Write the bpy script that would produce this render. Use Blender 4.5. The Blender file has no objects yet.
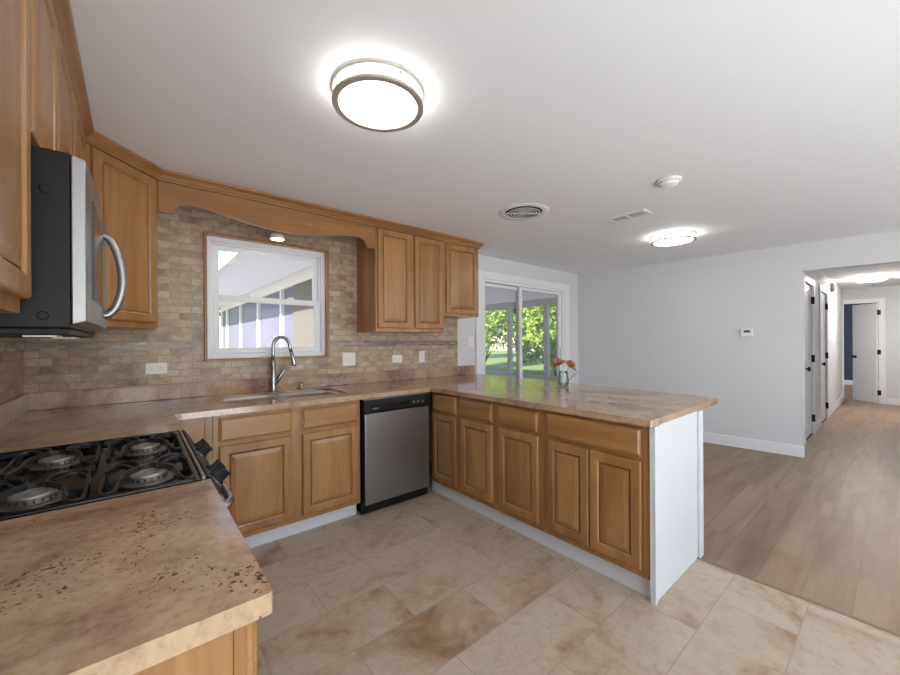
import bpy, bmesh, math, random
from mathutils import Vector, Matrix
random.seed(7)
PI = math.pi
S = bpy.context.scene
COL = S.collection

# ------------------------------------------------------------------ camera
cam = bpy.data.cameras.new('camera'); camo = bpy.data.objects.new('camera', cam); COL.objects.link(camo)
YAW, ROLL = math.radians(39.96), math.radians(-0.337)
fw = Vector((math.sin(YAW), math.cos(YAW), 0)); rt = Vector((math.cos(YAW), -math.sin(YAW), 0)); up = Vector((0, 0, 1))
r2 = rt*math.cos(ROLL) + up*math.sin(ROLL); u2 = up*math.cos(ROLL) - rt*math.sin(ROLL)
M = Matrix((r2, u2, -fw)).transposed().to_4x4()
CX, CY, CZ = 0.506, -3.236, 1.304
M.translation = (CX, CY, CZ); camo.matrix_world = M
cam.sensor_width = 36; cam.lens = 376.08*36/900; cam.shift_y = 4.0/900; cam.clip_start = 0.05; cam.clip_end = 200
S.camera = camo

# ------------------------------------------------------------------ world, sun, fill lamps, exposure
w = bpy.data.worlds.new('sky'); S.world = w; w.use_nodes = True
nt = w.node_tree; nt.nodes.clear()
sk = nt.nodes.new('ShaderNodeTexSky'); sk.sky_type = 'NISHITA'; sk.sun_disc = False
sk.sun_elevation = math.radians(38); sk.sun_rotation = math.radians(250); sk.air_density = 1.0; sk.dust_density = 0.15; sk.ozone_density = 2.0
bg = nt.nodes.new('ShaderNodeBackground'); bg.inputs[1].default_value = 0.24
ow = nt.nodes.new('ShaderNodeOutputWorld'); nt.links.new(sk.outputs[0], bg.inputs[0]); nt.links.new(bg.outputs[0], ow.inputs[0])

def lamp(name, kind, loc, energy, color=(1, 1, 1), direction=None, **k):
    l = bpy.data.lights.new(name, kind); l.energy = energy; l.color = color
    for a, b in k.items(): setattr(l, a, b)
    o = bpy.data.objects.new(name, l); COL.objects.link(o); o.location = loc
    if direction: o.rotation_euler = Vector(direction).to_track_quat('-Z', 'Y').to_euler()
    return o
lamp('sun', 'SUN', (0, 0, 20), 8.0, (1, .95, .88), (1, .30, -.55), angle=.009)
# fill lamps added at the unseen front window openings, behind the camera
lamp('front_fill', 'AREA', (4.4, -7.72, 1.35), 24, (.93, .965, 1), (0, 1, .3), shape='RECTANGLE', size=2.5, size_y=1.7)
lamp('kitchen_front_fill', 'AREA', (1.0, -7.72, 1.45), 14, (.93, .965, 1), (0, 1, .3), shape='RECTANGLE', size=1.7, size_y=1.4)
# upward fill lamps added near the floor behind the camera to brighten the ceiling
lamp('kitchen_floor_fill', 'AREA', (.6, -6.1, .15), 185, (.83, .915, 1), (0, 0, 1), shape='RECTANGLE', size=2.9, size_y=2.8)
lamp('dining_floor_fill', 'AREA', (4.9, -6.3, .15), 26, (.92, .96, 1), (0, 0, 1), shape='RECTANGLE', size=2.8, size_y=2.6)
lamp('bedroom_fill', 'AREA', (14.2, -4.8, 1.4), 60, (.95, .98, 1), (0, 1, 0), shape='RECTANGLE', size=1.4, size_y=1.3)  # fill lamp added out of view to brighten the dark bedroom
S.view_settings.view_transform = 'Standard'; S.view_settings.look = 'None'
S.view_settings.gamma = 1; S.view_settings.use_curve_mapping = False
S.view_settings.exposure = 0.54

# ------------------------------------------------------------------ materials
def srgb(r, g, b):
    f = lambda c: (c/255/12.92) if c/255 <= .04045 else ((c/255+.055)/1.055)**2.4
    return (f(r), f(g), f(b), 1)
def newmat(name):
    m = bpy.data.materials.new(name); m.use_nodes = True
    n = m.node_tree; p = n.nodes['Principled BSDF']
    return m, n, p, n.nodes.new, n.links.new
def plain(name, col, rough=.5, metal=0, spec=.5, var=.03, scale=30, bump=0):
    m, n, p, N, L = newmat(name)
    tc = N('ShaderNodeTexCoord'); no = N('ShaderNodeTexNoise'); no.inputs['Scale'].default_value = scale; no.inputs['Detail'].default_value = 3
    mp = N('ShaderNodeMixRGB'); mp.blend_type = 'MULTIPLY'; mp.inputs[0].default_value = 1
    r = N('ShaderNodeMapRange'); r.inputs['To Min'].default_value = 1-var; r.inputs['To Max'].default_value = 1+var
    L(tc.outputs['Object'], no.inputs['Vector']); L(no.outputs['Fac'], r.inputs['Value']); L(r.outputs[0], mp.inputs[2])
    mp.inputs[1].default_value = col; L(mp.outputs[0], p.inputs['Base Color'])
    p.inputs['Roughness'].default_value = rough; p.inputs['Metallic'].default_value = metal; p.inputs['Specular IOR Level'].default_value = spec
    if bump:
        b = N('ShaderNodeBump'); b.inputs['Strength'].default_value = bump; b.inputs['Distance'].default_value = .01
        L(no.outputs['Fac'], b.inputs['Height']); L(b.outputs[0], p.inputs['Normal'])
    return m
def ramp(N, stops):
    r = N('ShaderNodeValToRGB'); e = r.color_ramp.elements
    while len(e) < len(stops): e.new(.5)
    for i, (q, c) in enumerate(stops): e[i].position = q; e[i].color = c
    return r
def wood(name, axis, base, dark, light, rough=.33):
    m, n, p, N, L = newmat(name)
    tc = N('ShaderNodeTexCoord'); oi = N('ShaderNodeObjectInfo'); ad = N('ShaderNodeVectorMath'); ad.operation = 'ADD'
    ml = N('ShaderNodeVectorMath'); ml.operation = 'MULTIPLY'; ml.inputs[1].default_value = (7, 5, 3)
    cb = N('ShaderNodeCombineXYZ')
    for i in range(3): L(oi.outputs['Random'], cb.inputs[i])
    L(cb.outputs[0], ml.inputs[0]); L(tc.outputs['Object'], ad.inputs[0]); L(ml.outputs[0], ad.inputs[1])
    mp = N('ShaderNodeMapping'); s = [9, 9, 9]; s[axis] = 0.9; mp.inputs['Scale'].default_value = s
    L(ad.outputs[0], mp.inputs['Vector'])
    n1 = N('ShaderNodeTexNoise'); n1.inputs['Scale'].default_value = 1.0; n1.inputs['Detail'].default_value = 4; n1.inputs['Distortion'].default_value = .6
    n2 = N('ShaderNodeTexNoise'); n2.inputs['Scale'].default_value = 9; n2.inputs['Detail'].default_value = 3
    L(mp.outputs[0], n1.inputs['Vector']); L(mp.outputs[0], n2.inputs['Vector'])
    r = ramp(N, [(.28, dark), (.5, base), (.72, light)]); L(n1.outputs['Fac'], r.inputs['Fac'])
    mx = N('ShaderNodeMixRGB'); mx.blend_type = 'MULTIPLY'; mx.inputs[0].default_value = .35
    r2_ = ramp(N, [(.35, (.72, .68, .62, 1)), (.6, (1, 1, 1, 1))]); L(n2.outputs['Fac'], r2_.inputs['Fac'])
    L(r.outputs[0], mx.inputs[1]); L(r2_.outputs[0], mx.inputs[2])
    # each board has its own tone
    tn = N('ShaderNodeHueSaturation'); mr = N('ShaderNodeMapRange'); mr.inputs['To Min'].default_value = .92; mr.inputs['To Max'].default_value = 1.06
    L(oi.outputs['Random'], mr.inputs['Value']); L(mr.outputs[0], tn.inputs['Value']); L(mx.outputs[0], tn.inputs['Color'])
    L(tn.outputs[0], p.inputs['Base Color']); p.inputs['Roughness'].default_value = rough
    p.inputs['Coat Weight'].default_value = .25; p.inputs['Coat Roughness'].default_value = .18
    return m
WB, WD, WL = srgb(165, 118, 70), srgb(147, 99, 54), srgb(180, 134, 84)
wood_v = wood('maple_vertical', 2, WB, WD, WL); wood_h = wood('maple_horizontal', 0, WB, WD, WL)
wood_d = wood('maple_crown', 0, srgb(155, 107, 60), srgb(137, 89, 46), srgb(169, 122, 72))
wood_y = wood('maple_lengthwise', 1, WB, WD, WL)

def granite(name, c1, c2, c3, speck=1.0):
    m, n, p, N, L = newmat(name)
    tc = N('ShaderNodeTexCoord'); mp = N('ShaderNodeMapping'); mp.inputs['Rotation'].default_value = (0, 0, .6); mp.inputs['Scale'].default_value = (1, 1.1, 1.0)
    L(tc.outputs['Object'], mp.inputs['Vector'])
    a = N('ShaderNodeTexNoise'); a.inputs['Scale'].default_value = 2.6; a.inputs['Detail'].default_value = 6; a.inputs['Roughness'].default_value = .72; a.inputs['Distortion'].default_value = .35
    L(mp.outputs[0], a.inputs['Vector'])
    r = ramp(N, [(.36, c1), (.46, c2), (.56, c3), (.66, c2)]); L(a.outputs['Fac'], r.inputs['Fac'])
    b = N('ShaderNodeTexNoise'); b.inputs['Scale'].default_value = 55; b.inputs['Detail'].default_value = 4; b.inputs['Roughness'].default_value = .7
    L(tc.outputs['Object'], b.inputs['Vector'])
    rb = ramp(N, [(.3, (.62, .58, .56, 1)), (.5, (1, 1, 1, 1)), (.7, (1.12, 1.1, 1.05, 1))]); L(b.outputs['Fac'], rb.inputs['Fac'])
    mx = N('ShaderNodeMixRGB'); mx.blend_type = 'MULTIPLY'; mx.inputs[0].default_value = .6; L(r.outputs[0], mx.inputs[1]); L(rb.outputs[0], mx.inputs[2])
    # dark mica flecks gathered in loose clusters
    c = N('ShaderNodeTexNoise'); c.inputs['Scale'].default_value = 130; c.inputs['Detail'].default_value = 2; c.inputs['Distortion'].default_value = .4; L(tc.outputs['Object'], c.inputs['Vector'])
    d = N('ShaderNodeTexNoise'); d.inputs['Scale'].default_value = 3.5; d.inputs['Detail'].default_value = 2; L(mp.outputs[0], d.inputs['Vector'])
    mu = N('ShaderNodeMath'); mu.operation = 'MULTIPLY'; L(c.outputs['Fac'], mu.inputs[0]); L(d.outputs['Fac'], mu.inputs[1])
    rc = ramp(N, [(.385, (0, 0, 0, 1)), (.42, (1, 1, 1, 1))]); L(mu.outputs[0], rc.inputs['Fac'])
    sp = N('ShaderNodeMath'); sp.operation = 'MULTIPLY'; sp.inputs[1].default_value = .85*speck; L(rc.outputs[0], sp.inputs[0])
    m2 = N('ShaderNodeMixRGB'); L(sp.outputs[0], m2.inputs[0]); L(mx.outputs[0], m2.inputs[1]); m2.inputs[2].default_value = srgb(62, 52, 52)
    L(m2.outputs[0], p.inputs['Base Color']); p.inputs['Roughness'].default_value = .09
    p.inputs['Specular IOR Level'].default_value = .5
    return m
granite_m = granite('tan_granite', srgb(140, 106, 92), srgb(174, 143, 116), srgb(192, 164, 132))

def brick_mat(name, axes, width, row, mortar, cols, mortar_col, shift=(0, 0), rough=.5, off=.5, squash=1, kind='stone'):
    m, n, p, N, L = newmat(name)
    tc = N('ShaderNodeTexCoord'); sx = N('ShaderNodeSeparateXYZ'); L(tc.outputs['Object'], sx.inputs[0])
    cb = N('ShaderNodeCombineXYZ')
    for i in (0, 1):
        a = N('ShaderNodeMath'); a.operation = 'ADD'; a.inputs[1].default_value = shift[i]; L(sx.outputs[axes[i]], a.inputs[0]); L(a.outputs[0], cb.inputs[i])
    br = N('ShaderNodeTexBrick'); br.inputs['Scale'].default_value = 1; br.inputs['Brick Width'].default_value = width; br.inputs['Row Height'].default_value = row
    br.inputs['Mortar Size'].default_value = mortar; br.inputs['Mortar Smooth'].default_value = .1; br.offset = off; br.squash = squash
    br.inputs['Color1'].default_value = (0, 0, 0, 1); br.inputs['Color2'].default_value = (1, 1, 1, 1); br.inputs['Mortar'].default_value = (.5, .5, .5, 1)
    L(cb.outputs[0], br.inputs['Vector'])
    # every brick takes its own patch of the noise
    om = N('ShaderNodeVectorMath'); om.operation = 'SCALE'; om.inputs['Scale'].default_value = 11.0; L(br.outputs['Color'], om.inputs[0])
    ov = N('ShaderNodeVectorMath'); ov.operation = 'ADD'; L(cb.outputs[0], ov.inputs[0]); L(om.outputs[0], ov.inputs[1])
    return m, n, p, N, L, br, cb, ov

# travertine-look floor tile
m, n, p, N, L, br, cb, ov = brick_mat('travertine_tile', (0, 1), .61, .298, .0022, None, None, (-1.52+6.1, 2.648+2.98), off=.5)
a = N('ShaderNodeTexNoise'); a.inputs['Scale'].default_value = 2.6; a.inputs['Detail'].default_value = 8; a.inputs['Roughness'].default_value = .62; a.inputs['Distortion'].default_value = .9; L(ov.outputs[0], a.inputs['Vector'])
r = ramp(N, [(.30, srgb(152, 118, 84)), (.40, srgb(174, 152, 127)), (.50, srgb(188, 172, 151)), (.7, srgb(195, 182, 165))]); L(a.outputs['Fac'], r.inputs['Fac'])
b = N('ShaderNodeTexNoise'); b.inputs['Scale'].default_value = 22; b.inputs['Detail'].default_value = 6; b.inputs['Roughness'].default_value = .7; L(ov.outputs[0], b.inputs['Vector'])
rb = ramp(N, [(.34, (.74, .69, .63, 1)), (.52, (1, 1, 1, 1))]); L(b.outputs['Fac'], rb.inputs['Fac'])
mx = N('ShaderNodeMixRGB'); mx.blend_type = 'MULTIPLY'; mx.inputs[0].default_value = .6; L(r.outputs[0], mx.inputs[1]); L(rb.outputs[0], mx.inputs[2])
mg = N('ShaderNodeMixRGB'); L(br.outputs['Fac'], mg.inputs[0]); L(mx.outputs[0], mg.inputs[1]); mg.inputs[2].default_value = srgb(162, 147, 130)
L(mg.outputs[0], p.inputs['Base Color']); p.inputs['Roughness'].default_value = .42
bp = N('ShaderNodeBump'); bp.inputs['Strength'].default_value = .25; bp.inputs['Distance'].default_value = .003; bp.invert = True; L(br.outputs['Fac'], bp.inputs['Height']); L(bp.outputs[0], p.inputs['Normal'])
tile_m = m

# wood plank floor
m, n, p, N, L, br, cb, ov = brick_mat('oak_plank', (0, 1), 1.22, .182, .0012, None, None, (-3.55+12.2, 2.725+1.82), off=.37)
mp = N('ShaderNodeMapping'); mp.inputs['Scale'].default_value = (.8, 7, 1); L(ov.outputs[0], mp.inputs['Vector'])
a = N('ShaderNodeTexNoise'); a.inputs['Scale'].default_value = 1.6; a.inputs['Detail'].default_value = 5; a.inputs['Distortion'].default_value = .8; L(mp.outputs[0], a.inputs['Vector'])
r = ramp(N, [(.28, srgb(126, 102, 80)), (.5, srgb(147, 122, 97)), (.72, srgb(160, 136, 110))]); L(a.outputs['Fac'], r.inputs['Fac'])
hs = N('ShaderNodeHueSaturation'); mr = N('ShaderNodeMapRange'); mr.inputs['To Min'].default_value = .88; mr.inputs['To Max'].default_value = 1.08; L(br.outputs['Color'], mr.inputs['Value']); L(mr.outputs[0], hs.inputs['Value']); L(r.outputs[0], hs.inputs['Color'])
mg = N('ShaderNodeMixRGB'); L(br.outputs['Fac'], mg.inputs[0]); L(hs.outputs[0], mg.inputs[1]); mg.inputs[2].default_value = srgb(118, 96, 78)
L(mg.outputs[0], p.inputs['Base Color']); p.inputs['Roughness'].default_value = .42
plank_m = m

def splash(name, axes, width=.125, row=.05, stops=None, rough=.38, mort=.0018):
    m, n, p, N, L, br, cb, ov = brick_mat(name, axes, width, row, mort, None, None, (5, 5.0-1.018), off=.43)
    a = N('ShaderNodeTexNoise'); a.inputs['Scale'].default_value = 3.2; a.inputs['Detail'].default_value = 7; a.inputs['Roughness'].default_value = .68; a.inputs['Distortion'].default_value = .7; L(ov.outputs[0], a.inputs['Vector'])
    r = ramp(N, stops or [(.30, srgb(126, 102, 82)), (.42, srgb(164, 142, 119)), (.55, srgb(191, 168, 140)), (.70, srgb(203, 192, 172))]); L(a.outputs['Fac'], r.inputs['Fac'])
    b = N('ShaderNodeTexNoise'); b.inputs['Scale'].default_value = 34; b.inputs['Detail'].default_value = 5; L(ov.outputs[0], b.inputs['Vector'])
    rb = ramp(N, [(.36, (.72, .7, .68, 1)), (.56, (1, 1, 1, 1))]); L(b.outputs['Fac'], rb.inputs['Fac'])
    mx = N('ShaderNodeMixRGB'); mx.blend_type = 'MULTIPLY'; mx.inputs[0].default_value = .55; L(r.outputs[0], mx.inputs[1]); L(rb.outputs[0], mx.inputs[2])
    mg = N('ShaderNodeMixRGB'); L(br.outputs['Fac'], mg.inputs[0]); L(mx.outputs[0], mg.inputs[1]); mg.inputs[2].default_value = srgb(138, 122, 104)
    L(mg.outputs[0], p.inputs['Base Color']); p.inputs['Roughness'].default_value = rough
    h = N('ShaderNodeMath'); h.operation = 'MULTIPLY_ADD'; h.inputs[1].default_value = -1.0; L(br.outputs['Fac'], h.inputs[0]); L(b.outputs['Fac'], h.inputs[2])
    bp = N('ShaderNodeBump'); bp.inputs['Strength'].default_value = .35; bp.inputs['Distance'].default_value = .004; L(h.outputs[0], bp.inputs['Height']); L(bp.outputs[0], p.inputs['Normal'])
    return m
splash_back = splash('slate_mosaic_back', (0, 2)); splash_left = splash('slate_mosaic_left', (1, 2))
band_st = [(.32, srgb(96, 82, 72)), (.45, srgb(132, 116, 104)), (.55, srgb(158, 142, 126)), (.66, srgb(190, 182, 170))]
band_back = splash('accent_strip_back', (0, 2), .07, .0168, band_st, .15, .0012); band_left = splash('accent_strip_left', (1, 2), .07, .0168, band_st, .15, .0012)

wall_m = plain('grey_wall_paint', srgb(216, 216, 218), .7, var=.01, scale=3)
ceil_m = plain('white_ceiling_paint', srgb(240, 240, 242), .8, var=.012, scale=8)
trim_m = plain('white_trim_paint', srgb(234, 234, 236), .4, var=.01)
vinyl_m = plain('white_vinyl', srgb(232, 233, 236), .35, var=.01)
steel_m = plain('brushed_stainless', srgb(156, 155, 154), .36, 1, var=.05, scale=60)
cap2_m = plain('pale_burner_cap', srgb(168, 165, 160), .38, .5, var=.1)
faucet_m = plain('satin_steel_faucet', srgb(168, 170, 174), .22, 1, var=.03)
sink_m = plain('satin_sink_steel', srgb(205, 207, 211), .42, .45, var=.03)
nickel_m = plain('brushed_nickel', srgb(190, 182, 172), .45, .45, var=.04)
chrome_m = plain('polished_chrome', srgb(200, 200, 202), .12, 1, var=.02)
black_m = plain('black_plastic', srgb(24, 23, 24), .45, spec=.25, var=.05)
enamel_m = plain('black_enamel', srgb(20, 20, 21), .12, var=.05)
iron_m = plain('black_cast_iron', srgb(40, 40, 41), .3, var=.15, scale=90, bump=.15)
cap_m = plain('grey_burner_metal', srgb(120, 116, 112), .45, .6, var=.1)
plastic_m = plain('white_plastic', srgb(238, 234, 228), .35, var=.01)
slot_m = plain('dark_slots', srgb(40, 38, 36), .6)
ventgrey_m = plain('grey_vent_shadow_gap', srgb(140, 138, 136), .7)
navy_m = plain('navy_wall_paint', srgb(62, 70, 92), .7, var=.02)
whitewood_m = plain('white_painted_board', srgb(214, 215, 218), .45, var=.015)
dark_m = plain('dark_gap', srgb(28, 20, 14), .8)
def emit(name, col, st):
    m, n, p, N, L = newmat(name)
    p.inputs['Base Color'].default_value = (.9, .9, .88, 1); p.inputs['Emission Color'].default_value = col; p.inputs['Emission Strength'].default_value = st
    tc = N('ShaderNodeTexCoord'); no = N('ShaderNodeTexNoise'); no.inputs['Scale'].default_value = 4; L(tc.outputs['Object'], no.inputs['Vector'])
    mr = N('ShaderNodeMapRange'); mr.inputs['To Min'].default_value = st*.97; mr.inputs['To Max'].default_value = st*1.03; L(no.outputs['Fac'], mr.inputs['Value']); L(mr.outputs[0], p.inputs['Emission Strength'])
    return m
glow_m = emit('lit_opal_glass', (1, .985, .97, 1), 8.5)
glow_dining_m = emit('lit_opal_glass_dining', (1, .97, .93, 1), 10.0)
glow_hall_m = emit('lit_opal_glass_hall', (1, .97, .93, 1), 95.0)
puck_m = emit('lit_puck_lens', (1, .9, .72, 1), 25.0)
def glass(name, tint=(1, 1, 1, 1), refl=.3):
    m, n, p, N, L = newmat(name)
    n.nodes.remove(p); out = n.nodes['Material Output']
    t = N('ShaderNodeBsdfTransparent'); t.inputs[0].default_value = tint; g = N('ShaderNodeBsdfGlossy'); g.inputs['Roughness'].default_value = .02
    f = N('ShaderNodeFresnel'); f.inputs['IOR'].default_value = 1.45; k = N('ShaderNodeMath'); k.operation = 'MULTIPLY'; k.inputs[1].default_value = refl; L(f.outputs[0], k.inputs[0])
    mx = N('ShaderNodeMixShader'); L(k.outputs[0], mx.inputs[0]); L(t.outputs[0], mx.inputs[1]); L(g.outputs[0], mx.inputs[2]); L(mx.outputs[0], out.inputs[0])
    return m
pane_m = glass('window_glass'); vase_m = glass('vase_glass', (.95, .985, .985, 1), .8)
def screen(name, col, alpha):
    m, n, p, N, L = newmat(name); out = n.nodes['Material Output']
    p.inputs['Base Color'].default_value = col; p.inputs['Roughness'].default_value = .7
    t = N('ShaderNodeBsdfTransparent'); mx = N('ShaderNodeMixShader'); mx.inputs[0].default_value = alpha
    L(t.outputs[0], mx.inputs[1]); L(p.outputs[0], mx.inputs[2]); L(mx.outputs[0], out.inputs[0]); return m
screen_m = screen('dark_insect_screen', srgb(112, 110, 130), .78)

# ------------------------------------------------------------------ mesh builder
class MB:
    def __init__(s): s.v = []; s.f = []; s.sm = []
    def face(s, pts, smooth=False):
        i = len(s.v); s.v += [tuple(q) for q in pts]; s.f.append(list(range(i, i+len(pts)))); s.sm.append(smooth)
    def box(s, x0, y0, z0, x1, y1, z1):
        i = len(s.v)
        s.v += [(x, y, z) for z in (z0, z1) for y in (y0, y1) for x in (x0, x1)]
        for q in ((0, 2, 3, 1), (4, 5, 7, 6), (0, 1, 5, 4), (2, 6, 7, 3), (0, 4, 6, 2), (1, 3, 7, 5)): s.f.append([i+k for k in q]); s.sm.append(False)
        return s
    def tube(s, pts, r, n=10, cap=True, flat=None):
        pts = [Vector(q) for q in pts]; rs = r if isinstance(r, (list, tuple)) else [r]*len(pts)
        i0 = len(s.v); prev = None
        for k, q in enumerate(pts):
            d = (pts[min(k+1, len(pts)-1)]-pts[max(k-1, 0)]).normalized()
            if prev is None:
                a = Vector((0, 0, 1)) if abs(d.z) < .9 else Vector((1, 0, 0))
                x = d.cross(a).normalized()
            else: x = (prev - d*prev.dot(d)).normalized()
            y = d.cross(x); prev = x
            for j in range(n):
                t = 2*PI*j/n; o = x*math.cos(t)*rs[k] + y*math.sin(t)*rs[k]*(flat or 1)
                s.v.append(tuple(q+o))
        for k in range(len(pts)-1):
            for j in range(n):
                a = i0+k*n+j; b = i0+k*n+(j+1) % n
                s.f.append([a, b, b+n, a+n]); s.sm.append(True)
        if cap:
            s.f.append([i0+j for j in range(n)][::-1]); s.sm.append(False)
            e = i0+(len(pts)-1)*n; s.f.append([e+j for j in range(n)]); s.sm.append(False)
        return s
    def lathe(s, prof, c=(0, 0, 0), n=40, axis='z', closed=False):
        i0 = len(s.v); c = Vector(c)
        for (r, h) in prof:
            for j in range(n):
                t = 2*PI*j/n; a, b = r*math.cos(t), r*math.sin(t)
                q = {'z': (a, b, h), 'y': (a, h, b), 'x': (h, a, b)}[axis]
                s.v.append(tuple(c+Vector(q)))
        K = len(prof)
        for k in range(K if closed else K-1):
            for j in range(n):
                a = i0+k*n+j; b = i0+k*n+(j+1) % n; a2 = i0+((k+1) % K)*n+j; b2 = i0+((k+1) % K)*n+(j+1) % n
                s.f.append([a, b, b2, a2]); s.sm.append(True)
        return s
    def loops(s, x0, x1, z0, z1, lp, cap=True, back=False):
        i0 = len(s.v)
        for ins, y in lp:
            s.v += [(x0+ins, y, z0+ins), (x1-ins, y, z0+ins), (x1-ins, y, z1-ins), (x0+ins, y, z1-ins)]
        for k in range(len(lp)-1):
            for j in range(4):
                a = i0+k*4+j; b = i0+k*4+(j+1) % 4; s.f.append([a, b, b+4, a+4]); s.sm.append(False)
        if cap:
            e = i0+(len(lp)-1)*4; s.f.append([e, e+1, e+2, e+3]); s.sm.append(False)
        if back: s.f.append([i0+3, i0+2, i0+1, i0]); s.sm.append(False)
        return s
    def prism(s, poly, axis, a, b):
        # poly of 2d points; axis is the extrusion axis
        def P(q, h): return {'x': (h, q[0], q[1]), 'y': (q[0], h, q[1]), 'z': (q[0], q[1], h)}[axis]
        i0 = len(s.v); n = len(poly)
        s.v += [P(q, a) for q in poly] + [P(q, b) for q in poly]
        s.f.append(list(range(i0, i0+n))[::-1]); s.f.append(list(range(i0+n, i0+2*n))); s.sm += [False, False]
        for j in range(n): s.f.append([i0+j, i0+(j+1) % n, i0+n+(j+1) % n, i0+n+j]); s.sm.append(False)
        return s
    def build(s, name, m, parent=None, bevel=0, seg=2, fix=True):
        me = bpy.data.meshes.new(name); me.from_pydata(s.v, [], s.f); me.update()
        for q, sm in zip(me.polygons, s.sm): q.use_smooth = sm
        if fix:
            bm = bmesh.new(); bm.from_mesh(me); bmesh.ops.recalc_face_normals(bm, faces=bm.faces); bm.to_mesh(me); bm.free()
        me.materials.append(m); o = bpy.data.objects.new(name, me); COL.objects.link(o)
        if parent: o.parent = parent
        if bevel:
            b = o.modifiers.new('bevel', 'BEVEL'); b.width = bevel; b.segments = seg; b.limit_method = 'ANGLE'; b.angle_limit = .6
        return o
def box(name, m, parent, x0, y0, z0, x1, y1, z1, bevel=0): return MB().box(x0, y0, z0, x1, y1, z1).build(name, m, parent, bevel)
def thing(name, label, cat, loc=(0, 0, 0), rotz=0, group=None):
    o = bpy.data.objects.new(name, None); COL.objects.link(o); o.location = loc; o.rotation_euler = (0, 0, rotz); o.empty_display_size = .05
    return tag(o, label, cat, group)
def tag(o, label, cat, group=None):
    o['label'] = label; o['category'] = cat
    if group: o['group'] = group
    return o
def struct(o, label=None, cat=None):
    o['kind'] = 'structure'
    if label: o['label'] = label
    if cat: o['category'] = cat
    return o
def sbox(name, m, x0, y0, z0, x1, y1, z1, bevel=0, label=None, cat=None): return struct(box(name, m, None, x0, y0, z0, x1, y1, z1, bevel), label, cat)
WY = .05                                    # inner face of the back wall
def W(x, z, y=WY): return (CX+(x-CX)*(y-CY)/(-CY), CZ+(z-CZ)*(y-CY)/(-CY))

# ------------------------------------------------------------------ the room
ZC, HH, FRONT = 2.362, 2.062, -8.0
FX = lambda y: 5.93-.09*y                   # far wall line
HY, OY = -2.47, -2.55                                  # left wall of the hall
sbox('floor', tile_m, -.15, FRONT, -.06, 3.070, WY, 0, label='beige travertine look tile floor of the kitchen', cat='floor')
sbox('floor_plank', plank_m, 3.082, FRONT, -.06, 17.5, WY, 0, label='greige wood plank floor running down the hall', cat='floor')
sbox('trim_1', plain('grey_metal_strip', srgb(138, 118, 98), .5), 3.066, FRONT, -.02, 3.088, -.02, .004, .002, label='thin transition strip between tile and plank floors', cat='floor trim')
sbox('ceiling', ceil_m, -.15, FRONT, ZC, 17.5, WY+.12, ZC+.12, label='smooth white ceiling', cat='ceiling')
# sink window opening and sliding door opening in the back wall
wx0, wz0 = W(.9020, 1.180); wx1, wz1 = W(1.8020, 2.098)
sx0, sx1, sz1 = W(3.735, 0)[0], W(5.46, 0)[0], W(4, 2.065)[1]
mb = MB()
for b_ in ((-.15, 0, wx0, ZC), (wx0, 0, wx1, wz0), (wx0, wz1, wx1, ZC), (wx1, 0, sx0, ZC), (sx0, sz1, sx1, ZC), (sx1, 0, 6.3, ZC)): mb.box(b_[0], WY, b_[1], b_[2], WY+.12, b_[3])
struct(mb.build('wall_back', wall_m), 'light grey back wall with the sink window and the sliding door', 'wall')
sbox('wall_left', wall_m, -.15, FRONT, 0, 0, WY, ZC, label='kitchen wall behind the gas range', cat='wall')
mb = MB()
for x0, x1, z0, z1 in ((-.15, .1, 0, ZC), (.1, 1.9, 0, .65), (.1, 1.9, 2.25, ZC), (1.9, 3.1, 0, ZC), (3.1, 5.7, 0, .4), (3.1, 5.7, 2.3, ZC), (5.7, 7.2, 0, ZC)): mb.box(x0, FRONT, z0, x1, FRONT+.12, z1)
struct(mb.build('wall_front', wall_m), 'grey wall behind the camera with two window openings', 'wall')
# far wall with the hall opening
mb = MB()
def far(y0, y1, z0, z1, t=.12):
    i = len(mb.v); mb.v += [(FX(y)+dx, y, z) for z in (z0, z1) for y in (y0, y1) for dx in (0, t)]
    for q in ((0, 2, 3, 1), (4, 5, 7, 6), (0, 1, 5, 4), (2, 6, 7, 3), (0, 4, 6, 2), (1, 3, 7, 5)): mb.f.append([i+k for k in q]); mb.sm.append(False)
far(OY, WY, 0, ZC); far(-3.68, OY, HH, ZC); far(FRONT, -3.68, 0, ZC)
struct(mb.build('wall_right', wall_m), 'long light grey wall with the thermostat and hall opening', 'wall')
mb = MB(); far(OY-.014, WY, 0.0, .125, -.014); struct(mb.build('baseboard_right', trim_m, bevel=.004), 'white baseboard below the thermostat wall', 'baseboard')
sbox('baseboard_back', trim_m, sx1+.1, WY-.014, 0, 5.90, WY, .125, .004)

# hall beyond the opening
D1, D2, EX = (6.93, 7.67), (8.42, 9.20), 12.0
mb = MB()
for x0, x1, z0, z1 in ((FX(OY)+.122, D1[0], 0, ZC), (D1[0], D1[1], 2.04, ZC), (D1[1], D2[0], 0, ZC), (D2[0], D2[1], 2.04, ZC), (D2[1], EX, 0, ZC)): mb.box(x0, HY, z0, x1, HY+.12, z1)
struct(mb.build('wall_hall_left', wall_m), 'left wall of the hall holding two white doors', 'wall')
sbox('wall_hall_right', wall_m, FX(-3.8)+.12, -3.80, 0, EX, -3.68, ZC)
EY0, EY1, EZ = -2.985, -2.47, 2.045
mb = MB()
for y0, y1, z0, z1 in ((-3.68, EY0, 0, ZC), (EY0, EY1, EZ, ZC), (EY1, HY+.12, 0, ZC)): mb.box(EX, y0, z0, EX+.1, y1, z1)
struct(mb.build('wall_hall_end', wall_m), 'grey wall closing the far end of the hall', 'wall')
mb = MB()
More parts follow.
